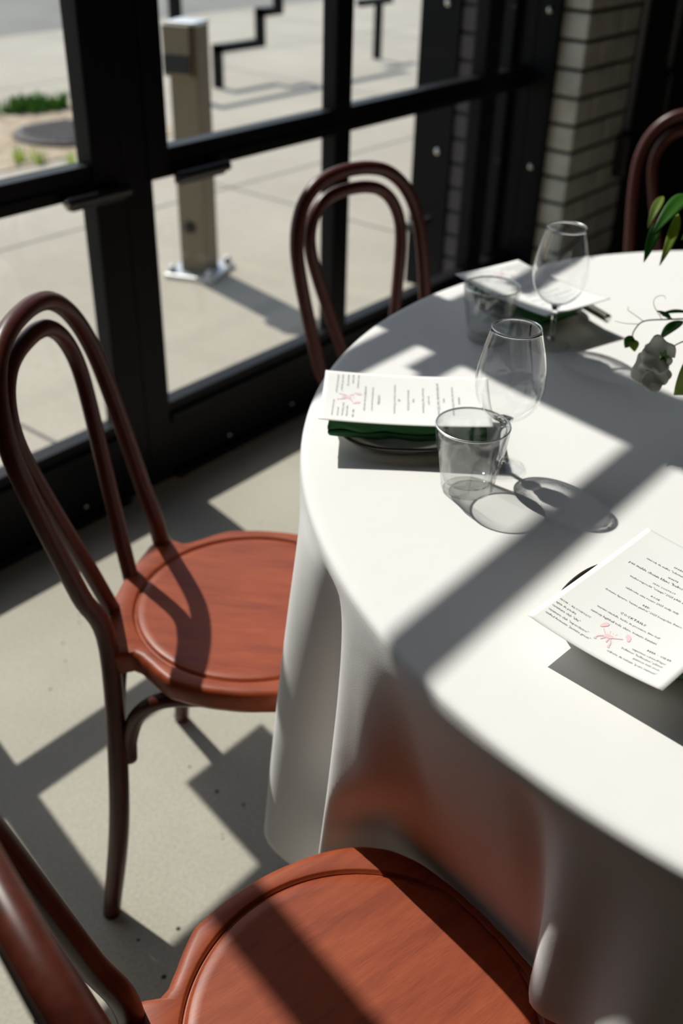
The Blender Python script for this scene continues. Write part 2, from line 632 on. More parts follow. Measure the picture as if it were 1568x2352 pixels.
# low dark ribbed cover lying on the soil
t = thing('ribbed_disc', 'dark ribbed round cover on the soil strip beside the grass tuft', 'disc', (3.68, 5.02, GZ + 0.006))
bm = bmesh.new()
lathe(bm, [(0, 0.03), (0.26, 0.03), (0.27, 0.02), (0.30, 0.02), (0.31, 0.0)], 40)
obj('disc_body', bm, M_IRON, t, smooth=True, angle=30)
bm = bmesh.new()
for k in range(-4, 5):
    wd = math.sqrt(0.25 ** 2 - (k * 0.05) ** 2)
    box(bm, -wd, wd, k * 0.05 - 0.008, k * 0.05 + 0.008, 0.028, 0.036)
obj('ribs', bm, M_IRON, t)

# grass tuft and weed
def blades(name, spots, n, h, spread, M, label, kind='stuff', cat=None):
    bm = bmesh.new()
    for _ in range(n):
        sx, sy = random.choice(spots)
        x, y = sx + random.gauss(0, spread), sy + random.gauss(0, spread * 0.6)
        a, ln = random.uniform(0, 2 * PI), h * random.uniform(0.5, 1.15)
        d = Vector((math.cos(a), math.sin(a), 0))
        s = Vector((-d.y, d.x, 0)) * random.uniform(0.006, 0.013)
        b = Vector((x, y, GZ))
        lean = random.uniform(0.15, 0.6) * ln
        pts = [b, b + d * lean * 0.35 + Vector((0, 0, ln * 0.6)), b + d * lean + Vector((0, 0, ln * 0.95))]
        v = [bm.verts.new(pts[0] - s), bm.verts.new(pts[0] + s), bm.verts.new(pts[1] + s * 0.8), bm.verts.new(pts[1] - s * 0.8), bm.verts.new(pts[2])]
        bm.faces.new((v[0], v[1], v[2], v[3]))
        bm.faces.new((v[3], v[2], v[4]))
    o = obj(name, bm, M)
    return tag(o, label, cat, kind=kind)


blades('grass', [(3.84, 5.72), (3.95, 5.66), (3.90, 5.68), (4.08, 5.62), (3.86, 5.72)], 330, 0.11, 0.05, M_GRASS, 'bright green grass tuft growing at the sidewalk edge')
blades('weeds', [(3.15, 4.72), (3.22, 4.62), (3.3, 4.5), (3.4, 4.42), (3.5, 4.38)], 60, 0.09, 0.035, M_LEAF2, 'pale green weeds growing beside the soil strip')

# door-opener bollard
bol = thing('bollard', 'tan square steel bollard with push plate outside the window', 'bollard', (2.625, 2.84, GZ), math.radians(22))
obj('post', bx(-0.054, 0.054, -0.054, 0.054, 0.0, 0.88), M_BOLLARD, bol, bev=0.004)
obj('cap', bx(-0.057, 0.057, -0.057, 0.057, 0.878, 0.892), M_CAP, bol, bev=0.004)
obj('button_box', bx(-0.080, -0.052, -0.040, 0.062, 0.72, 0.884), M_BOLLARD, bol, bev=0.004)
obj('push_plate', bx(-0.085, -0.078, -0.038, 0.060, 0.732, 0.79), M_RUBBER, bol, bev=0.003)
bm = bmesh.new()
lathe(bm, [(0.022, 0), (0.022, 0.008), (0.016, 0.012), (0, 0.012)], 20)
o = obj('hole_shade', bm, M_RUBBER, bol, smooth=True)  # black disc painted in for the dark inside of a hole
o.location = (-0.054, 0.01, 0.19)
o.rotation_euler = (0, -PI / 2, 0)
obj('base_plate', bx(-0.11, 0.11, -0.10, 0.10, 0.0, 0.018), M_CAP, bol, bev=0.003)
for sx in (-0.085, 0.085):
    for sy in (-0.078, 0.078):
        bm = bmesh.new()
        lathe(bm, [(0.016, 0.018), (0.016, 0.032), (0.010, 0.046), (0, 0.048)], 10, sx, sy)
        obj('anchor_bolt', bm, M_CAP, bol)

# stepped black tube rack farther out on the sidewalk
rk = thing('stepped_rack', 'black stepped steel rack standing on the sidewalk behind the bollard', 'rack', (5.31, 5.46, GZ))
bm = bmesh.new()
st = [(0, 0, 0), (0, 0, 0.25), (0.43, 0, 0.25), (0.43, 0, 0.445), (0.62, 0, 0.445), (0.62, 0, 0.66), (1.6, 0, 0.66)]
hw = 0.028
for a, b in zip(st, st[1:]):
    box(bm, min(a[0], b[0]) - hw, max(a[0], b[0]) + hw, -hw, hw, max(0, min(a[2], b[2]) - (hw if a[2] == b[2] else 0)), max(a[2], b[2]) + hw)
obj('stepped_bar', bm, M_STEEL, rk, bev=0.004)
bm = bmesh.new()
box(bm, 1.80 - 0.022, 1.80 + 0.022, -0.03, 0.03, 0, 0.40)
box(bm, 1.55, 1.95, -0.03, 0.03, 0.40, 0.45)
obj('leg', bm, M_STEEL, rk, bev=0.004)
bm = bmesh.new()
box(bm, -0.40, -0.33, -0.03, 0.03, 0.24, 0.62)
box(bm, -0.40, 1.62, -0.03, 0.03, 0.62, 0.67)
obj('left_bar', bm, M_STEEL, rk, bev=0.004)

# ------------------------------------------------------------------ bentwood chairs
SEAT_Z = 0.455


def outer_path():
    sy, ty, az = -0.168, -0.277, 0.869
    yy = lambda z: sy + (ty - sy) * ((z - SEAT_Z) / (az - SEAT_Z))
    half = [(0.208, -0.185, 0), (0.1764, -0.1635, 0.2), (0.129, sy, SEAT_Z)]
    half += [(a, yy(z), z) for a, z in ((0.138, 0.55), (0.1465, 0.645), (0.150, 0.715), (0.1475, 0.760), (0.136, 0.800), (0.114, 0.833), (0.082, 0.856), (0.043, 0.867), (0.0, 0.870))]
    return catmull(half + [(-a, b, d) for a, b, d in half[-2::-1]], 7)


def inner_path():
    ys, yt, iaz = -0.192, -0.276, 0.834
    yy = lambda z: ys + (yt - ys) * ((z - SEAT_Z) / (iaz - SEAT_Z))
    half = [(a, yy(z), z) for a, z in ((0.037, 0.43), (0.060, 0.53), (0.086, 0.63), (0.103, 0.700), (0.110, 0.745), (0.1055, 0.778), (0.090, 0.806), (0.065, 0.825), (0.034, 0.8335), (0.0, 0.8355))]
    return catmull(half + [(-a, b, d) for a, b, d in half[-2::-1]], 7)


def seat_outline():
    """polar radius of the seat: round front, notched flanks, tabs that meet the posts"""
    half = [(90, 0.1715), (78, 0.174), (66, 0.182), (56, 0.192), (47, 0.199), (38, 0.2005), (28, 0.197), (15, 0.191), (0, 0.1885), (-10, 0.1895), (-18, 0.1905)]
    for x, y in ((0.178, -0.074), (0.168, -0.088), (0.151, -0.108), (0.136, -0.126), (0.131, -0.140), (0.139, -0.154), (0.138, -0.172), (0.122, -0.184), (0.100, -0.187), (0.06, -0.192), (0.0, -0.197)):
        half.append((math.degrees(math.atan2(y, x)), math.hypot(x, y)))
    A = [a for a, r in half][::-1]
    R = [r for a, r in half][::-1]

    def f(phi):
        d = math.degrees(phi)
        while d > 180:
            d -= 360
        while d < -180:
            d += 360
        if d > 90:
            d = 180 - d
        if d < -90:
            d = -180 - d
        return float(np.interp(d, A, R))
    return f


def make_chair():
    root = D.objects.new('dining_chair', None)
    COL.objects.link(root)
    # seat
    f = seat_outline()
    N = 240
    bm = bmesh.new()
    rings = []
    prof = [('c', 0.05, -0.004), ('c', 0.11, -0.0025), ('c', 0.148, -0.0005), ('c', 0.1585, 0.0), ('c', 0.1605, -0.0012), ('c', 0.1625, -0.0045), ('c', 0.1655, -0.0045), ('c', 0.1668, -0.0002), ('c', 0.1685, 0.0004),
            ('o', -0.010, 0.0004), ('o', -0.005, -0.0004), ('o', -0.0018, -0.003), ('o', 0.0, -0.0075), ('o', 0.0, -0.026), ('o', -0.004, -0.034), ('o', -0.02, -0.036), ('c', 0.1, -0.036)]
    phis = [2 * PI * k / N for k in range(N)]
    cen = bm.verts.new((0, 0, SEAT_Z - 0.0045))
    for kd, v, dz in prof:
        rg = []
        for p in phis:
            ro = f(p)
            r = v if kd == 'c' else ro + v
            if kd == 'c':
                r = min(r, ro - 0.0115 - (0.1685 - v) * 0.25) if v > 0.12 else r
            rg.append(bm.verts.new((r * math.cos(p), r * math.sin(p), SEAT_Z + dz)))
        rings.append(rg)
    for k in range(N):
        bm.faces.new((cen, rings[0][k], rings[0][(k + 1) % N])).smooth = True
    for a, b in zip(rings, rings[1:]):
        for k in range(N):
            bm.faces.new((a[k], b[k], b[(k + 1) % N], a[(k + 1) % N])).smooth = True
    bm.faces.new(rings[-1][::-1])
    obj('seat', bm, M_SEAT, root)
    # bent back frame with the rear legs, one length of wood
    P = outer_path()
    bm = bmesh.new()
    R = [0.0125 + 0.0025 * max(0, 1 - max(0, (p.z - 0.1)) / 0.5) - 0.0022 * max(0, 1 - p.z / 0.16) for p in P]
    tube(bm, P, R, 20)
    obj('back_frame', bm, M_BENT, root, smooth=True)
    bm = bmesh.new()
    tube(bm, inner_path(), 0.0115, 20)
    obj('inner_hoop', bm, M_BENT, root, smooth=True)
    for s in (-1, 1):
        bm = bmesh.new()
        L = catmull([(s * 0.120, 0.110, 0.425), (s * 0.135, 0.128, 0.30), (s * 0.148, 0.142, 0.15), (s * 0.168, 0.160, 0.0)], 8)
        tube(bm, L, [0.016 - 0.005 * i / (len(L) - 1) for i in range(len(L))], 18)
        obj('leg', bm, M_BENT, root, smooth=True)
    for s in (-1, 1):
        bm = bmesh.new()
        L = catmull([(s * 0.150, -0.150, 0.275), (s * 0.150, -0.146, 0.315), (s * 0.153, -0.128, 0.365), (s * 0.157, -0.092, 0.400), (s * 0.158, -0.04, 0.412), (s * 0.157, 0.0, 0.414)], 6)
        tube(bm, L, 0.0115, 16)
        obj('bracket', bm, M_BENT, root, smooth=True)
        bm = bmesh.new()
        L = catmull([(s * 0.130, -0.166, 0.275), (s * 0.122, -0.168, 0.325), (s * 0.100, -0.170, 0.375), (s * 0.06, -0.172, 0.405), (s * 0.02, -0.172, 0.412)], 6)
        tube(bm, L, 0.0095, 14)
        obj('bracket', bm, M_BENT, root, smooth=True)
    return root


CHAIRS = [
    ((0.815, 0.812), -57.5, 'red-brown bentwood chair by the window with its sunlit seat left of the table'),
    ((0.432, 0.305), -13.5, 'red-brown bentwood chair nearest the camera, its seat tucked against the cloth'),
    ((1.433, 0.920), -101.7, 'red-brown bentwood chair across the table against the window mullion'),
    ((2.245, 0.776), -149.0, 'red-brown bentwood chair far behind the table near the brick pier'),
]
proto = make_chair()
for i, ((x, y), a, lb) in enumerate(CHAIRS):
    o = proto if i == 0 else copy_tree(proto)
    o.location = (x, y, 0)
    o.rotation_euler = (0, 0, math.radians(a) - PI / 2)
    tag(o, lb, 'chair', 'bentwood dining chairs around the table')

# ------------------------------------------------------------------ table and cloth
TX, TY, TR, TZ = 1.287, 0.108, 0.7685, 0.762
tb = thing('round_table', 'round dining table hidden under the white cloth', 'table', (TX, TY, 0))
bm = bmesh.new()
lathe(bm, [(0, 0.72), (TR - 0.02, 0.72), (TR - 0.008, 0.73), (TR - 0.006, 0.748), (TR - 0.014, 0.756), (0, 0.756)], 96)
obj('tabletop', bm, M_DARKWOOD, tb, smooth=True, angle=40)
bm = bmesh.new()
lathe(bm, [(0, 0.0), (0.30, 0.0), (0.30, 0.012), (0.06, 0.04), (0.045, 0.08), (0.045, 0.68), (0.10, 0.719), (0, 0.719)], 48)
obj('pedestal', bm, M_STEEL, tb, smooth=True, angle=40)


def sst(a, b, x):
    t = min(1, max(0, (x - a) / (b - a)))
    return t * t * (3 - 2 * t)


def adiff(a, b):
    return (a - b + 180) % 360 - 180


FOLDS = [(140.5, 0.068, 4.4, 0.75), (151.8, 0.056, 2.4, 1.15), (155.5, 0.020, 3.5, 1.0), (147.6, -0.062, 2.2, 0.6), (174.9, 0.075, 2.3, 1.2), (171.4, -0.03, 1.6, 0.6), (175, -0.015, 9, 0.5), (181.0, 0.125, 3.6, 1.3), (187.0, -0.030, 2.0, 0.7), (191, 0.05, 5.0, 1), (197, -0.03, 3, 0.8)]
FOLDS += [(d, 0.055 if k % 2 == 0 else -0.02, 5.5 if k % 2 == 0 else 4, 0.9) for k, d in enumerate((206, 216, 226, 236, 246, 256, 266, 276, 286, 296, 306, 316, 326, 336, 346, 356, 6, 16, 26, 36, 46, 56))]
FOLDS += [(60, 0.04, 4, 0.9), (96.5, 0.05, 4, 0.9), (103, -0.02, 3, 0.9), (108, 0.03, 3, 0.9)]
SEATS = [(123.7, 0.626, 13.5), (167.2, 0.698, 13.0), (79.8, 0.61, 15.5)]


def cloth_r(deg, s, z):
    """radius of the hanging cloth at angle deg, s = 0 at the rim to 1 at the hem"""
    fl = 0.0
    for c, A, wd, pw in FOLDS:
        fl += A * math.exp(-(adiff(deg, c) / wd) ** 2) * s ** pw
    r = TR + 0.004 + fl - 0.012 * s
    for c, lim, half in SEATS:
        if c == 123.7:
            kw = 1 - sst(11.2, 14.0, abs(adiff(deg, c)))
        elif c == 167.2:
            low = 1 - sst(0.46, 0.58, z)
            kw = sst(154.5 - 2.6 * low, 160.0 - 5.4 * low, deg) * (1 - sst(184.0, 189.0, deg))
            lim = lim + 0.02 * (adiff(deg, c) / 10) ** 2
        else:
            kw = 1 - sst(half - 3.5, half + 2.5, abs(adiff(deg, c)))
        if c == 167.2:
            q = sst(171.0, 174.5, deg)
            t = min(1, max(0, (z - 0.43) / 0.305))
            kz = (1 - t ** 1.15) * (1 - q) + (1 - sst(0.46, 0.525, z)) * q
        else:
            kz = 1 - sst(0.46, 0.72, z)
        tgt = r + (min(r, lim) - r) * kw
        r = r + (tgt - r) * kz
    return r


bm = bmesh.new()
NA = 900
degs = [360.0 * k / NA for k in range(NA)]
rings = []
for r, z in ((0.12, TZ), (0.3, TZ), (0.5, TZ), (0.65, TZ), (0.73, TZ), (0.757, TZ - 0.0001), (0.764, TZ - 0.0006), (0.768, TZ - 0.002), (0.7705, TZ - 0.005), (0.7716, TZ - 0.010), (0.772, TZ - 0.017)):
    rings.append([bm.verts.new((r * math.cos(math.radians(d)), r * math.sin(math.radians(d)), z)) for d in degs])
NS = 46
for i in range(1, NS + 1):
    s = i / NS
    rg = []
    for d in degs:
        hem = 0.20 + 0.045 * math.exp(-(adiff(d, 139) / 6) ** 2) + 0.015 * math.sin(math.radians(3 * d + 40)) - 0.05 * math.exp(-(adiff(d, 154) / 5) ** 2)
        z = TZ - 0.017 - s * (TZ - 0.017 - hem)
        r = cloth_r(d, s, z)
        rg.append(bm.verts.new((r * math.cos(math.radians(d)), r * math.sin(math.radians(d)), z)))
    rings.append(rg)
c0 = bm.verts.new((0, 0, TZ))
for k in range(NA):
    bm.faces.new((c0, rings[0][k], rings[0][(k + 1) % NA]))
for a, b in zip(rings, rings[1:]):
    for k in range(NA):
        bm.faces.new((a[k], b[k], b[(k + 1) % NA], a[(k + 1) % NA]))
cl = obj('tablecloth', bm, M_CLOTH, smooth=True, solid=0.0012)
cl.location = (TX, TY, 0)
cl.cycles.is_caustics_receiver = True
tag(cl, 'white tablecloth draped over the round table, hanging in folds', 'tablecloth')

# ------------------------------------------------------------------ plates, napkins, menus
def make_plate(name, x, y, rz, label):
    t = thing(name, label, 'plate', (x, y, TZ + 0.0006), rz, 'dark-rimmed side plates')
    fn = lambda r, z, a: r * (1 + 0.03 * math.sin(3 * a + 1) * (r / 0.08) ** 2 + 0.018 * math.sin(5 * a) * (r / 0.08) ** 2)
    bm = bmesh.new()
    lathe(bm, [(0, 0.004), (0.05, 0.004), (0.062, 0.007), (0.073, 0.013), (0.079, 0.0175), (0.0815, 0.0185)], 72, fn=fn)
    lathe(bm, [(0.0815, 0.0165), (0.078, 0.014), (0.062, 0.003), (0.05, 0.0), (0, 0.0)], 72, fn=fn)
    obj('dish', bm, M_PLATE, t, smooth=True)
    bm = bmesh.new()
    lathe(bm, [(0.0795, 0.0174), (0.0815, 0.0196), (0.084, 0.0190), (0.0845, 0.0165), (0.0815, 0.0140), (0.0785, 0.0142)], 72, fn=fn, closed=True)
    o = obj('rim', bm, M_RIM, t, smooth=True)
    o['label'] = 'dark brown glazed rim'
    return t


def make_napkin(x, y, rz, label, L=0.205, W=0.096, z=0.0196, k=1.0):
    """a linen napkin folded lengthways into a flat roll; long axis = local y"""
    t = thing('napkin', label, 'napkin', (x, y, TZ + z), rz, 'folded green napkins under the menus')
    path = []
    hw = W / 2
    lay = [0.0012 + k * q for q in (0, 0.0048, 0.0093, 0.0138)]
    for i, zz in enumerate(lay):
        s = 1 if i % 2 == 0 else -1
        path += [(-s * hw * 0.93, zz), (0, zz + 0.0004), (s * hw * 0.93, zz)]
        if i < 3:
            path += [(s * hw, zz + 0.0023)]
    pts = catmull([(a, 0, b) for a, b in path], 5)
    bm = bmesh.new()
    rows = []
    NY = 36
    for j in range(NY + 1):
        v = (j / NY - 0.5) * L
        q = 2 * v / L
        rows.append([bm.verts.new((p.x * (1 + 0.03 * math.sin(9 * q + 40 * p.z)) + 0.0012 * math.sin(14 * q + 300 * p.z), v + 0.003 * math.sin(60 * p.x + 200 * p.z),
                                   p.z + 0.0012 * math.sin(11 * q + 2 + 150 * p.z) * (p.z / 0.015) + 0.0016 * q * q)) for p in pts])
    for a, b in zip(rows, rows[1:]):
        for k in range(len(pts) - 1):
            bm.faces.new((a[k], a[k + 1], b[k + 1], b[k]))
    obj('folded_linen', bm, M_NAPKIN, t, smooth=True, solid=0.0022)
    return t


LINES = [  # text, u (mm from the page's left edge), v (mm up from the bottom), width in mm, bold
    ('NON - ALCOHOLIC', 6, 41.0, 32, 1), ('agua de piedra', 6, 34.7, 21, 0), ('casamara club "alta"', 6, 28.6, 29, 0), ('casamara club "superclasico"', 7, 21.7, 41, 0),
    ('unified ferments "jasmine green"', 8, 15.7, 46, 0), ('suntory highball toki, shiso, tomato kanzuri', 32, 50.7, 65, 0), ('martini citadelle, herbs de provence, lime leaf', 33, 59.7, 62, 0),
    ('COCKTAILS', 52, 67.1, 25, 1), ('domaine lapierre "raisins gaulois" 2025 beaujolais, france', 24, 86.4, 77, 0), ('RED', 60, 91.5, 6.5, 1),
    ('calabretta etna rosato 2025 sicily, italy', 35, 102.7, 54, 0), ('ROSE', 58, 108.7, 8.5, 1), ('muller-ruprecht "orange" 2025 pfalz, germany', 29, 120.5, 66, 0),
    ('SKIN CONTACT', 49, 127.3, 23, 1), ('pax mahle chenin blanc "helios" 2025 sonoma', 17, 138.2, 84, 0), ('WHITE', 54, 145.3, 10.5, 1),
    ('vinicola de nulles "adernats" 2025 tarragona, spain', 25, 156.0, 74, 0), ('SPARKLING', 50, 163.5, 19, 1),
    ('BEER - CIDER', 96, 38.0, 22, 1), ('augustiner edelstoff lager', 86, 31.0, 31, 0), ('bellwiser "hellweizen" pilsner', 79, 25.8, 38, 0), ('guinness irish stout', 93, 20.4, 24, 0), ('cidrerie du vulcain "poire raiment"', 72, 13.9, 46, 0)]
PAGE_W, PAGE_H = 0.132, 0.200


def text_bmesh():
    """all the printed lines as one flat mesh in page coordinates (metres)"""
    bm = bmesh.new()
    deps = None
    for s, u, v, wd, bold in LINES:
        cu = D.curves.new('t', 'FONT')
        cu.body = s
        cu.size = 0.01
        cu.resolution_u = 1
        if bold:
            cu.space_character = 1.25
            cu.offset = 0.00012
        o = D.objects.new('t', cu)
        COL.objects.link(o)
        bpy.context.view_layer.update()
        deps = bpy.context.evaluated_depsgraph_get()
        me = D.meshes.new_from_object(o.evaluated_get(deps))
        xs = [p.co.x for p in me.vertices]
        k = (wd / 1000) / (max(xs) - min(xs))
        x0 = min(xs)
        for p in me.vertices:
            p.co = ((p.co.x - x0) * k + u / 1000, p.co.y * k * (1.0 if bold else 1.1) + v / 1000, 0)
        bm.from_mesh(me)
        D.objects.remove(o)
        D.curves.remove(cu)
        D.meshes.remove(me)
    return bm


def crab_bmesh():
    """small pink line drawing of a shellfish with two raised claws, page coordinates"""
    bm = bmesh.new()

    def blob(pts):
        vs = [bm.verts.new((a / 1000, b / 1000, 0)) for a, b in pts]
        bm.faces.new(vs)

    def ring(cx, cy, rx, ry, rot, n=12):
        o = []
        for k in range(n):
            a = 2 * PI * k / n
            x, y = rx * math.cos(a) * (1 + 0.12 * math.sin(3 * a)), ry * math.sin(a)
            o.append((cx + x * math.cos(rot) - y * math.sin(rot), cy + x * math.sin(rot) + y * math.cos(rot)))
        blob(o)

    def bar(a, b, wd):
        d = Vector((b[0] - a[0], b[1] - a[1]))
        n = Vector((-d.y, d.x)).normalized() * wd / 2
        blob([(a[0] - n.x, a[1] - n.y), (b[0] - n.x, b[1] - n.y), (b[0] + n.x, b[1] + n.y), (a[0] + n.x, a[1] + n.y)])
    ring(63, 32, 4.2, 3.0, 0.1)
    ring(52, 43, 2.4, 5.0, -0.35)
    ring(76, 42, 2.3, 5.2, 0.55)
    bar((54, 38), (59, 32.5), 1.3)
    bar((67, 32.5), (73.5, 37.5), 1.2)
    for a, b in (((59.5, 30), (56, 26)), ((56, 26), (55.5, 22)), ((66, 29.5), (69, 25)), ((69, 25), (70, 20)), ((61.5, 29), (59.5, 24)), ((64.5, 29), (65.5, 23.5))):
        bar(a, b, 1.5)
    ring(55.8, 21.3, 1.5, 1.1, 0.4, 8)
    ring(70.2, 19.4, 1.6, 1.1, -0.4, 8)
    for cx, cy in ((61, 37), (63.5, 38), (66, 37.2), (60.4, 38.8), (66.4, 39)):
        ring(cx, cy, 0.55, 0.4, 0, 6)
    return bm


TEXT_ME = D.meshes.new('printed_text')
_b = text_bmesh()
_b.to_mesh(TEXT_ME)
_b.free()
TEXT_ME.materials.append(M_INK)


def make_menu(x, y, z, up_deg, label, curl):
    """paper menu: page-up points along up_deg, (x, y) is the page centre"""
    t = thing('paper_menu', label, 'menu', (x, y, z), math.radians(up_deg) - PI / 2, 'printed paper menus on the napkins')
    NU, NV = 24, 36
    bm = bmesh.new()
    g = [[bm.verts.new(((i / NU - 0.5) * PAGE_W, (j / NV - 0.5) * PAGE_H, curl((i / NU - 0.5) * 2, (j / NV - 0.5) * 2))) for i in range(NU + 1)] for j in range(NV + 1)]
    for j in range(NV):
        for i in range(NU):
            bm.faces.new((g[j][i], g[j][i + 1], g[j + 1][i + 1], g[j + 1][i]))
    obj('sheet', bm, M_PAPER, t, smooth=True, solid=0.0004)
    for nm, src, M in (('printed_text', None, M_INK), ('printed_drawing', crab_bmesh(), M_PINK)):
        b2 = bmesh.new()
        if src is None:
            b2.from_mesh(TEXT_ME)
        else:
            b2.free()
            b2 = src
        for v in b2.verts:
            xx, yy = v.co.x - PAGE_W / 2, v.co.y - PAGE_H / 2
            v.co = (xx, yy, curl(2 * xx / PAGE_W, 2 * yy / PAGE_H) + 0.00035)
        o = obj(nm, b2, M, t)
        if M is M_PINK:
            o['label'] = 'small pink shellfish drawing'
    return t


make_plate('side_plate', 0.900, 0.632, 0.4, 'dark-rimmed cream plate under the green napkin at the left place setting')
make_plate('side_plate', 0.746, 0.232, 2.0, 'dark-rimmed cream plate under the menu at the front right place setting')
make_plate('side_plate', 1.346, 0.724, 1.2, 'dark-rimmed cream plate under the menu at the far place setting')
make_napkin(0.898, 0.622, math.radians(-53 - 90), 'folded green napkin showing two thick folds below the left menu', L=0.182)
make_napkin(0.772, 0.212, math.radians(-5.4 - 90), 'folded green napkin under the sharp front menu with readable text', L=0.18, W=0.09, k=0.35)
make_napkin(1.334, 0.722, math.radians(-106 - 90), 'folded green napkin under the far menu behind the two glasses', L=0.17, W=0.08)
make_menu(0.900, 0.628, TZ + 0.0405, -53.5, 'paper menu on the green napkin behind the near tumbler', lambda u, v: 0.0012 + 0.0035 * u * u + 0.003 * v * v)
make_menu(0.7385, 0.232, TZ + 0.0325, -5.4, 'paper menu with readable COCKTAILS list at the front right of the table', lambda u, v: 0.0012 + 0.0042 * u * u + 0.0012 * v * v)
make_menu(1.3295, 0.7095, TZ + 0.0425, -106.0, 'paper menu at the far edge of the table beside the farther wine glass', lambda u, v: 0.0015 + 0.005 * v * v + 0.001 * u * u)

# knife at the far setting
kn = thing('table_knife', 'steel table knife resting on the plate rim under the far menu', 'knife', (1.400, 0.687, TZ + 0.0205), math.radians(64))
bm = bmesh.new()
L = catmull([(-0.11, 0, 0.004), (-0.08, 0, 0.004), (-0.03, 0, 0.004), (0.0, 0, 0.004)], 5)
tube(bm, L, [0.0065 - 0.0000 * i for i in range(len(L))], 10, sx=1.0)
obj('handle', bm, M_CUTLERY, kn, smooth=True)
bm = bmesh.new()
pts = [(0.0, -0.004), (0.03, -0.008), (0.07, -0.008), (0.092, -0.003), (0.095, 0.004), (0.03, 0.006), (0.0, 0.004)]
vs = [bm.verts.new((a, b, 0.005)) for a, b in pts]
bm.faces.new(vs)
obj('blade', bm, M_CUTLERY, kn, solid=0.002)

# ------------------------------------------------------------------ glasses
def make_wine_glass():
    root = D.objects.new('wine_glass', None)
    COL.objects.link(root)
    th = 0.0011
    H = 0.172
    outerp = [(0, 0.0), (0.0275, 0.0), (0.0292, 0.0012), (0.0275, 0.0026), (0.016, 0.0048), (0.006, 0.0085), (0.0036, 0.016), (0.0032, 0.035), (0.0036, 0.052), (0.0062, 0.0605)]
    bowl = [(0.0, 0.0605), (0.010, 0.0635), (0.020, 0.069), (0.0295, 0.0785), (0.0355, 0.090), (0.0383, 0.103), (0.0384, 0.115), (0.0368, 0.130), (0.0335, 0.146), (0.0298, 0.160), (0.0268, H)]
    # smooth the bowl by a spline
    bp = [(p.x, p.z) for p in catmull([(r, 0, z) for r, z in bowl], 5)]
    bm = bmesh.new()
    full = outerp[:-1] + [p for p in bp if p[0] > 0.007]
    inner = []
    for i, (r, z) in enumerate(bp):
        a = bp[max(0, i - 1)]
        b = bp[min(len(bp) - 1, i + 1)]
        d = Vector((b[0] - a[0], b[1] - a[1])).normalized()
        inner.append((max(0.0, r - d.y * th), z + d.x * th))
    inner[0] = (0, bp[0][1] + 0.0034)
    inner = [p for p in inner if p[0] == 0 or p[0] > 0.004]
    rim = [(0.0265, H + 0.0005)]
    k0 = 5
    lathe(bm, [(0, outerp[k0][1])] + full[k0:] + rim + inner[::-1][1:], 64)
    bmesh.ops.recalc_face_normals(bm, faces=bm.faces)
    b2 = bmesh.new()
    lathe(b2, outerp[:k0 + 1] + [(0, outerp[k0][1])], 64)
    bmesh.ops.recalc_face_normals(b2, faces=b2.faces)
    obj('foot', b2, M_FOOT, root, smooth=True)
    b3 = bmesh.new()
    lathe(b3, [(0.0263 + 0.0009 * math.cos(a), H + 0.0004 + 0.0009 * math.sin(a)) for a in (2 * PI * k / 10 for k in range(10))], 64, closed=True)
    obj('rim', b3, M_GRIM, root, smooth=True)
    obj('stem_and_bowl', bm, M_WINE, root, smooth=True).cycles.is_caustics_caster = True
    return root


def make_tumbler():
    root = D.objects.new('tumbler', None)
    COL.objects.link(root)
    out = [(0, 0.002), (0.024, 0.0), (0.0275, 0.001), (0.0295, 0.004), (0.031, 0.012), (0.0336, 0.028), (0.0362, 0.044), (0.0374, 0.050), (0.0386, 0.056), (0.0396, 0.066), (0.0405, 0.0785), (0.0400, 0.0802)]
    inn = [(0.0390, 0.0790), (0.0375, 0.066), (0.0358, 0.052), (0.0335, 0.038), (0.0305, 0.022), (0.0275, 0.013), (0.020, 0.0105), (0, 0.0100)]
    bm = bmesh.new()

    def flute(r, z, a):
        if r < 0.028 or z > 0.056 or z < 0.002:
            return r
        k = min(1, (0.056 - z) / 0.012) * min(1, (z - 0.002) / 0.008)
        c = abs(math.cos(5 * a))
        return r * (1 - 0.055 * k * (1 - c ** 5))
    n = 200
    lathe(bm, out, n, fn=flute)
    lathe(bm, [out[-1]] + inn, n)
    bmesh.ops.remove_doubles(bm, verts=bm.verts, dist=1e-5)
    bmesh.ops.recalc_face_normals(bm, faces=bm.faces)
    b3 = bmesh.new()
    lathe(b3, [(0.03985 + 0.0012 * math.cos(a), 0.0797 + 0.0013 * math.sin(a)) for a in (2 * PI * k / 10 for k in range(10))], 96, closed=True)
    obj('rim', b3, M_GRIM, root, smooth=True)
    obj('glass_body', bm, M_TUMBLER, root, smooth=True).cycles.is_caustics_caster = True
    return root


wg = make_wine_glass()
for i, (x, y, lb) in enumerate([(0.9055, 0.4935, 'empty stemmed wine glass behind the near tumbler'), (1.259, 0.629, 'empty stemmed wine glass in front of the far menu')]):
    o = wg if i == 0 else copy_tree(wg)
    o.location = (x, y, TZ + 0.0006)
    tag(o, lb, 'wine glass', 'wine glasses on the table')
tg = make_tumbler()
for i, (x, y, lb) in enumerate([(0.842, 0.497, 'empty faceted tumbler in front of the left menu'), (1.216, 0.710, 'empty faceted tumbler standing by the far menu')]):
    o = tg if i == 0 else copy_tree(tg)
    o.location = (x, y, TZ + 0.0006)
    o.rotation_euler = (0, 0, 0.3 * i)
    tag(o, lb, 'tumbler', 'water tumblers on the table')

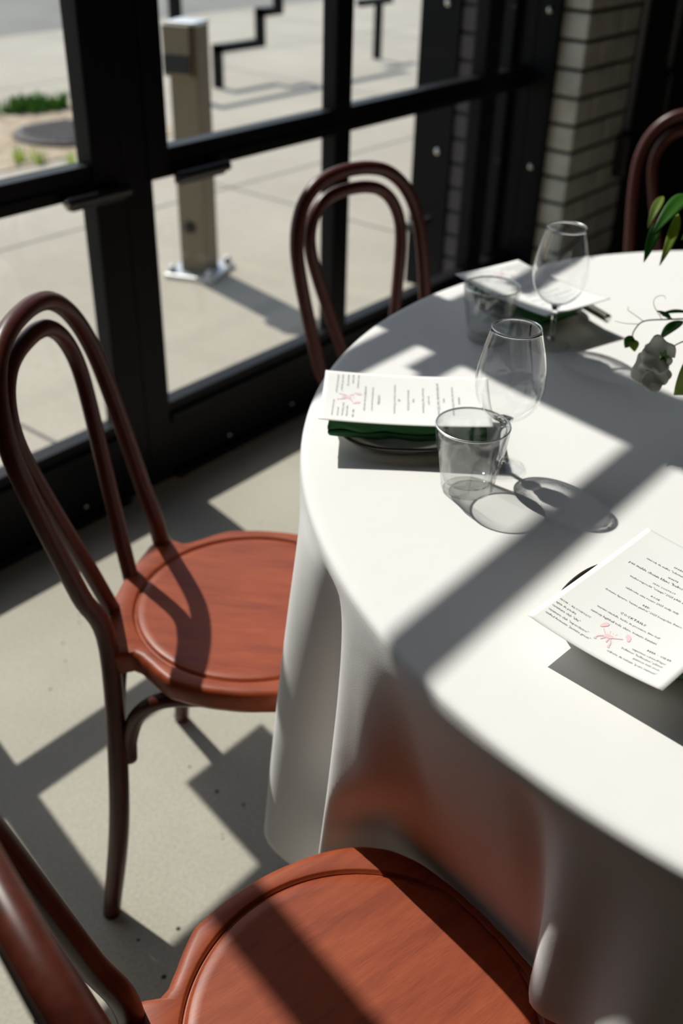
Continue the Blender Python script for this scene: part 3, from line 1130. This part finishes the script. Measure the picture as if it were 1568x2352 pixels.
# ------------------------------------------------------------------ flowers in a vase at the right
bq = thing('flower_vase', 'vase of white sweet peas with trailing green leaves at the right of the table', 'vase of flowers', (1.30, 0.27, TZ + 0.0006))
BO = Vector(bq.location)
bm = bmesh.new()
lathe(bm, [(0, 0), (0.034, 0), (0.038, 0.004), (0.040, 0.05), (0.032, 0.10), (0.034, 0.12), (0.031, 0.12), (0.029, 0.10), (0.036, 0.05), (0.034, 0.010), (0, 0.008)], 48)
obj('vase', bm, M_GLASS, bq, smooth=True)


def W(p):
    return Vector(p) - BO


def stem(pts, r=0.0013, M=None, name='stem'):
    bm = bmesh.new()
    P = catmull([W(p) for p in pts], 6)
    tube(bm, P, [r * (1 - 0.45 * i / len(P)) for i in range(len(P))], 8)
    return obj(name, bm, M or M_STEM, bq, smooth=True)


def leaf(a, b, wd, nrm, M, bend=0.1, name='leaf', fold=0.25):
    """lens shaped blade from a to b with a folded midrib"""
    a, b = W(a), W(b)
    d = b - a
    n = Vector(nrm).normalized()
    s = d.cross(n).normalized()
    n = s.cross(d).normalized()
    bm = bmesh.new()
    N = 12
    rows = []
    for i in range(N + 1):
        t = i / N
        wv = wd * (math.sin(PI * t ** 0.8) ** 0.9) * 0.5 + 0.0003
        c = a + d * t + n * (bend * d.length * 4 * t * (1 - t))
        rows.append([bm.verts.new(c - s * wv + n * wv * fold), bm.verts.new(c - s * wv * 0.5 + n * wv * fold * 0.4), bm.verts.new(c), bm.verts.new(c + s * wv * 0.5 + n * wv * fold * 0.4), bm.verts.new(c + s * wv + n * wv * fold)])
    for p, q in zip(rows, rows[1:]):
        for k in range(4):
            bm.faces.new((p[k], p[k + 1], q[k + 1], q[k]))
    return obj(name, bm, M, bq, smooth=True, solid=0.0004)


toc = Vector((-0.66, -0.53, 0.54))
# upper drooping leaves
stem([(1.30, 0.27, 0.86), (1.31, 0.36, 1.0), (1.34, 0.47, 1.02), (1.33, 0.505, 0.995)])
leaf((1.345, 0.505, 0.985), (1.236, 0.500, 0.955), 0.020, (-0.2, -0.3, 0.9), M_LEAF, 0.12)
leaf((1.262, 0.505, 0.968), (1.214, 0.494, 0.929), 0.014, (-0.6, -0.3, 0.4), M_LEAF, 0.10)
leaf((1.30, 0.495, 0.972), (1.222, 0.476, 0.927), 0.013, toc, M_LEAF2, 0.08)
leaf((1.30, 0.52, 0.99), (1.245, 0.51, 0.962), 0.012, (0, 0, 1), M_LEAF2, 0.1)
stem([(1.32, 0.49, 0.99), (1.29, 0.475, 0.975), (1.285, 0.478, 0.945)], 0.0009)
# middle sprig with a yellowing hanging bud and tendrils
stem([(1.30, 0.27, 0.85), (1.25, 0.33, 0.88), (1.20, 0.39, 0.886), (1.165, 0.432, 0.884), (1.145, 0.452, 0.882), (1.135, 0.4575, 0.872), (1.131, 0.457, 0.864)], 0.0012)
leaf((1.131, 0.457, 0.866), (1.122, 0.460, 0.852), 0.013, toc, M_LEAF, 0.05)
leaf((1.130, 0.456, 0.862), (1.124, 0.4475, 0.850), 0.012, (-0.4, -0.2, 0.8), M_LEAF2, 0.1)
leaf((1.168, 0.428, 0.884), (1.172, 0.449, 0.889), 0.011, (0.0, -0.2, 1), M_LEAF, 0.05)
leaf((1.168, 0.428, 0.884), (1.150, 0.432, 0.893), 0.010, (-0.4, 0.1, 1), M_LEAF, 0.05)
leaf((1.20, 0.415, 0.886), (1.172, 0.444, 0.885), 0.016, (0, 0.2, 1), M_LEAF, 0.05)
leaf((1.21, 0.405, 0.886), (1.185, 0.415, 0.880), 0.020, (-0.3, -0.2, 1), M_LEAF, 0.05)
leaf((1.175, 0.415, 0.884), (1.136, 0.424, 0.869), 0.016, (-0.3, 0.1, 0.9), M_LEAF, 0.06)
leaf((1.19, 0.395, 0.885), (1.158, 0.398, 0.88), 0.022, (-0.3, -0.1, 0.9), M_LEAF, 0.06)
for pts in ([(1.145, 0.452, 0.882), (1.140, 0.463, 0.889), (1.139, 0.472, 0.893), (1.144, 0.474, 0.895)], [(1.14, 0.455, 0.879), (1.128, 0.468, 0.88), (1.119, 0.478, 0.883)],
            [(1.16, 0.436, 0.885), (1.168, 0.452, 0.896), (1.176, 0.455, 0.903), (1.184, 0.449, 0.905), (1.181, 0.444, 0.903)]):
    stem(pts, 0.0004, M_STEM, 'tendril')
# flower stalk
stem([(1.30, 0.27, 0.85), (1.20, 0.33, 0.89), (1.115, 0.383, 0.887), (1.088, 0.399, 0.872)], 0.0011)


def petal(cen, axis, spread, size, M, ruffle, nm='petal'):
    """ruffled fan that opens around the axis, from its base at cen"""
    c = W(cen)
    ax = Vector(axis).normalized()
    s = ax.cross(Vector(spread)).normalized()
    n = s.cross(ax).normalized()
    bm = bmesh.new()
    NR, NT = 8, 26
    rows = []
    for i in range(NR + 1):
        r = i / NR
        row = []
        for k in range(NT + 1):
            a = (k / NT - 0.5) * PI * 1.25
            ln = size * r * (1 + 0.10 * math.sin(5 * a + ruffle)) * (1 - 0.15 * abs(math.sin(a)))
            wv = size * 0.10 * r * r * math.sin(6 * a + ruffle * 2) + size * 0.22 * r * r * math.cos(a * 1.4)
            row.append(bm.verts.new(c + ax * math.cos(a) * ln + s * math.sin(a) * ln + n * wv))
        rows.append(row)
    for p, q in zip(rows, rows[1:]):
        for k in range(NT):
            bm.faces.new((p[k], p[k + 1], q[k + 1], q[k]))
    bmesh.ops.remove_doubles(bm, verts=bm.verts, dist=1e-6)
    return obj(nm, bm, M, bq, smooth=True, solid=0.0003)


rtv = Vector((0.637, -0.771, 0.0))
upv = Vector((0.405, 0.36, 0.84))
f1 = Vector((1.083, 0.400, 0.871))
petal(f1, upv * 0.9 - rtv * 0.35, toc, 0.024, M_PETAL, 0.5)
petal(f1, -rtv * 0.9 - upv * 0.5, toc, 0.023, M_PETAL, 1.7)
petal(f1 + upv * -0.002, -upv * 0.9 - rtv * 0.15, toc, 0.017, M_PETAL, 2.9)
f2 = Vector((1.078, 0.405, 0.855))
petal(f2, -rtv * 0.9 - upv * 0.55, toc, 0.026, M_PETAL, 0.2)
petal(f2, -upv * 0.95 + rtv * 0.1, toc, 0.026, M_PETAL, 1.2)
petal(f2, -upv * 0.75 + rtv * 0.65, toc, 0.022, M_PETAL, 2.2)
petal(f2, -upv * 0.6 - rtv * 0.7, Vector((-0.3, -0.9, 0.3)), 0.020, M_PETAL, 3.1)
for k in range(5):
    a = k * 2 * PI / 5
    leaf(f1 + rtv * 0.004, f1 + rtv * (0.004 + 0.006 * math.cos(a)) + upv * 0.008 * math.sin(a) + toc * 0.004, 0.004, toc, M_STEM, 0.1, 'sepal')
    leaf(f2 + upv * 0.002, f2 + rtv * 0.009 * math.cos(a) + upv * (0.002 + 0.006 * math.sin(a)) + toc * 0.004, 0.004, toc, M_STEM, 0.1, 'sepal')
stem([f1 + rtv * 0.004, f1 + rtv * 0.006 - upv * 0.004, f2 + upv * 0.003], 0.0008)
# broad pale leaf hanging at the edge
leaf((1.130, 0.336, 0.888), (1.074, 0.371, 0.835), 0.050, (-0.5, -0.6, 0.6), M_PALE, -0.08)
leaf((1.17, 0.33, 0.90), (1.12, 0.30, 0.86), 0.05, (-0.4, -0.5, 0.7), M_LEAF, 0.08)
for k in range(14):
    a = 2 * PI * k / 14
    e = Vector((1.31 + 0.11 * math.cos(a), 0.27 + 0.11 * math.sin(a), 0.96 + 0.05 * math.sin(3 * a)))
    if e.x < 1.24 and e.y > 0.28:
        continue
    stem([(1.30, 0.27, 0.80), (1.30 + 0.03 * math.cos(a), 0.27 + 0.03 * math.sin(a), 0.90), tuple(e)], 0.0012)
    leaf(tuple(e), (e.x + 0.05 * math.cos(a), e.y + 0.05 * math.sin(a), e.z - 0.02), 0.03, (0, 0, 1), M_LEAF, 0.1)

# ------------------------------------------------------------------ dim things by the brick pier
for i, (x, z0, lb) in enumerate([(3.455, 0.53, 'grey vertical conduit pipe running down the brick pier'), (3.725, 0.70, 'grey vertical conduit pipe on the dark wall beyond the brick pier')]):
    t = thing('conduit_pipe', lb, 'pipe', (x, 1.559, 0), 0, 'wall conduits')
    bm = bmesh.new()
    tube(bm, [(0, 0, z0 + 0.04), (0, 0, 3.68)], 0.0135, 14)
    obj('pipe', bm, M_PIPE, t, smooth=True)
    obj('junction_box', bx(-0.04, 0.04, -0.035, 0.012, z0 - 0.1, z0 + 0.045), M_STEEL2, t, bev=0.006)
st_ = thing('side_table', 'dark red round wooden side table in the shade beyond the far chair', 'table', (3.80, 1.02, 0))
bm = bmesh.new()
lathe(bm, [(0, 0.715), (0.33, 0.715), (0.345, 0.725), (0.345, 0.745), (0.335, 0.752), (0, 0.752)], 64)
obj('tabletop', bm, M_DARKWOOD, st_, smooth=True, angle=40)
bm = bmesh.new()
lathe(bm, [(0, 0), (0.2, 0), (0.2, 0.015), (0.04, 0.04), (0.03, 0.08), (0.03, 0.69), (0.08, 0.7145), (0, 0.7145)], 32)
obj('pedestal', bm, M_STEEL2, st_, smooth=True, angle=40)

# unseen notice on the inside of the left pane added to shade the floor
nt_ = tag(obj('shadow_blocker', bx(0.945, 1.135, WY + 0.0185, WY + 0.0225, 1.045, 1.345), M_PAPER), 'added unseen white notice taped inside the left window pane', 'blocker')
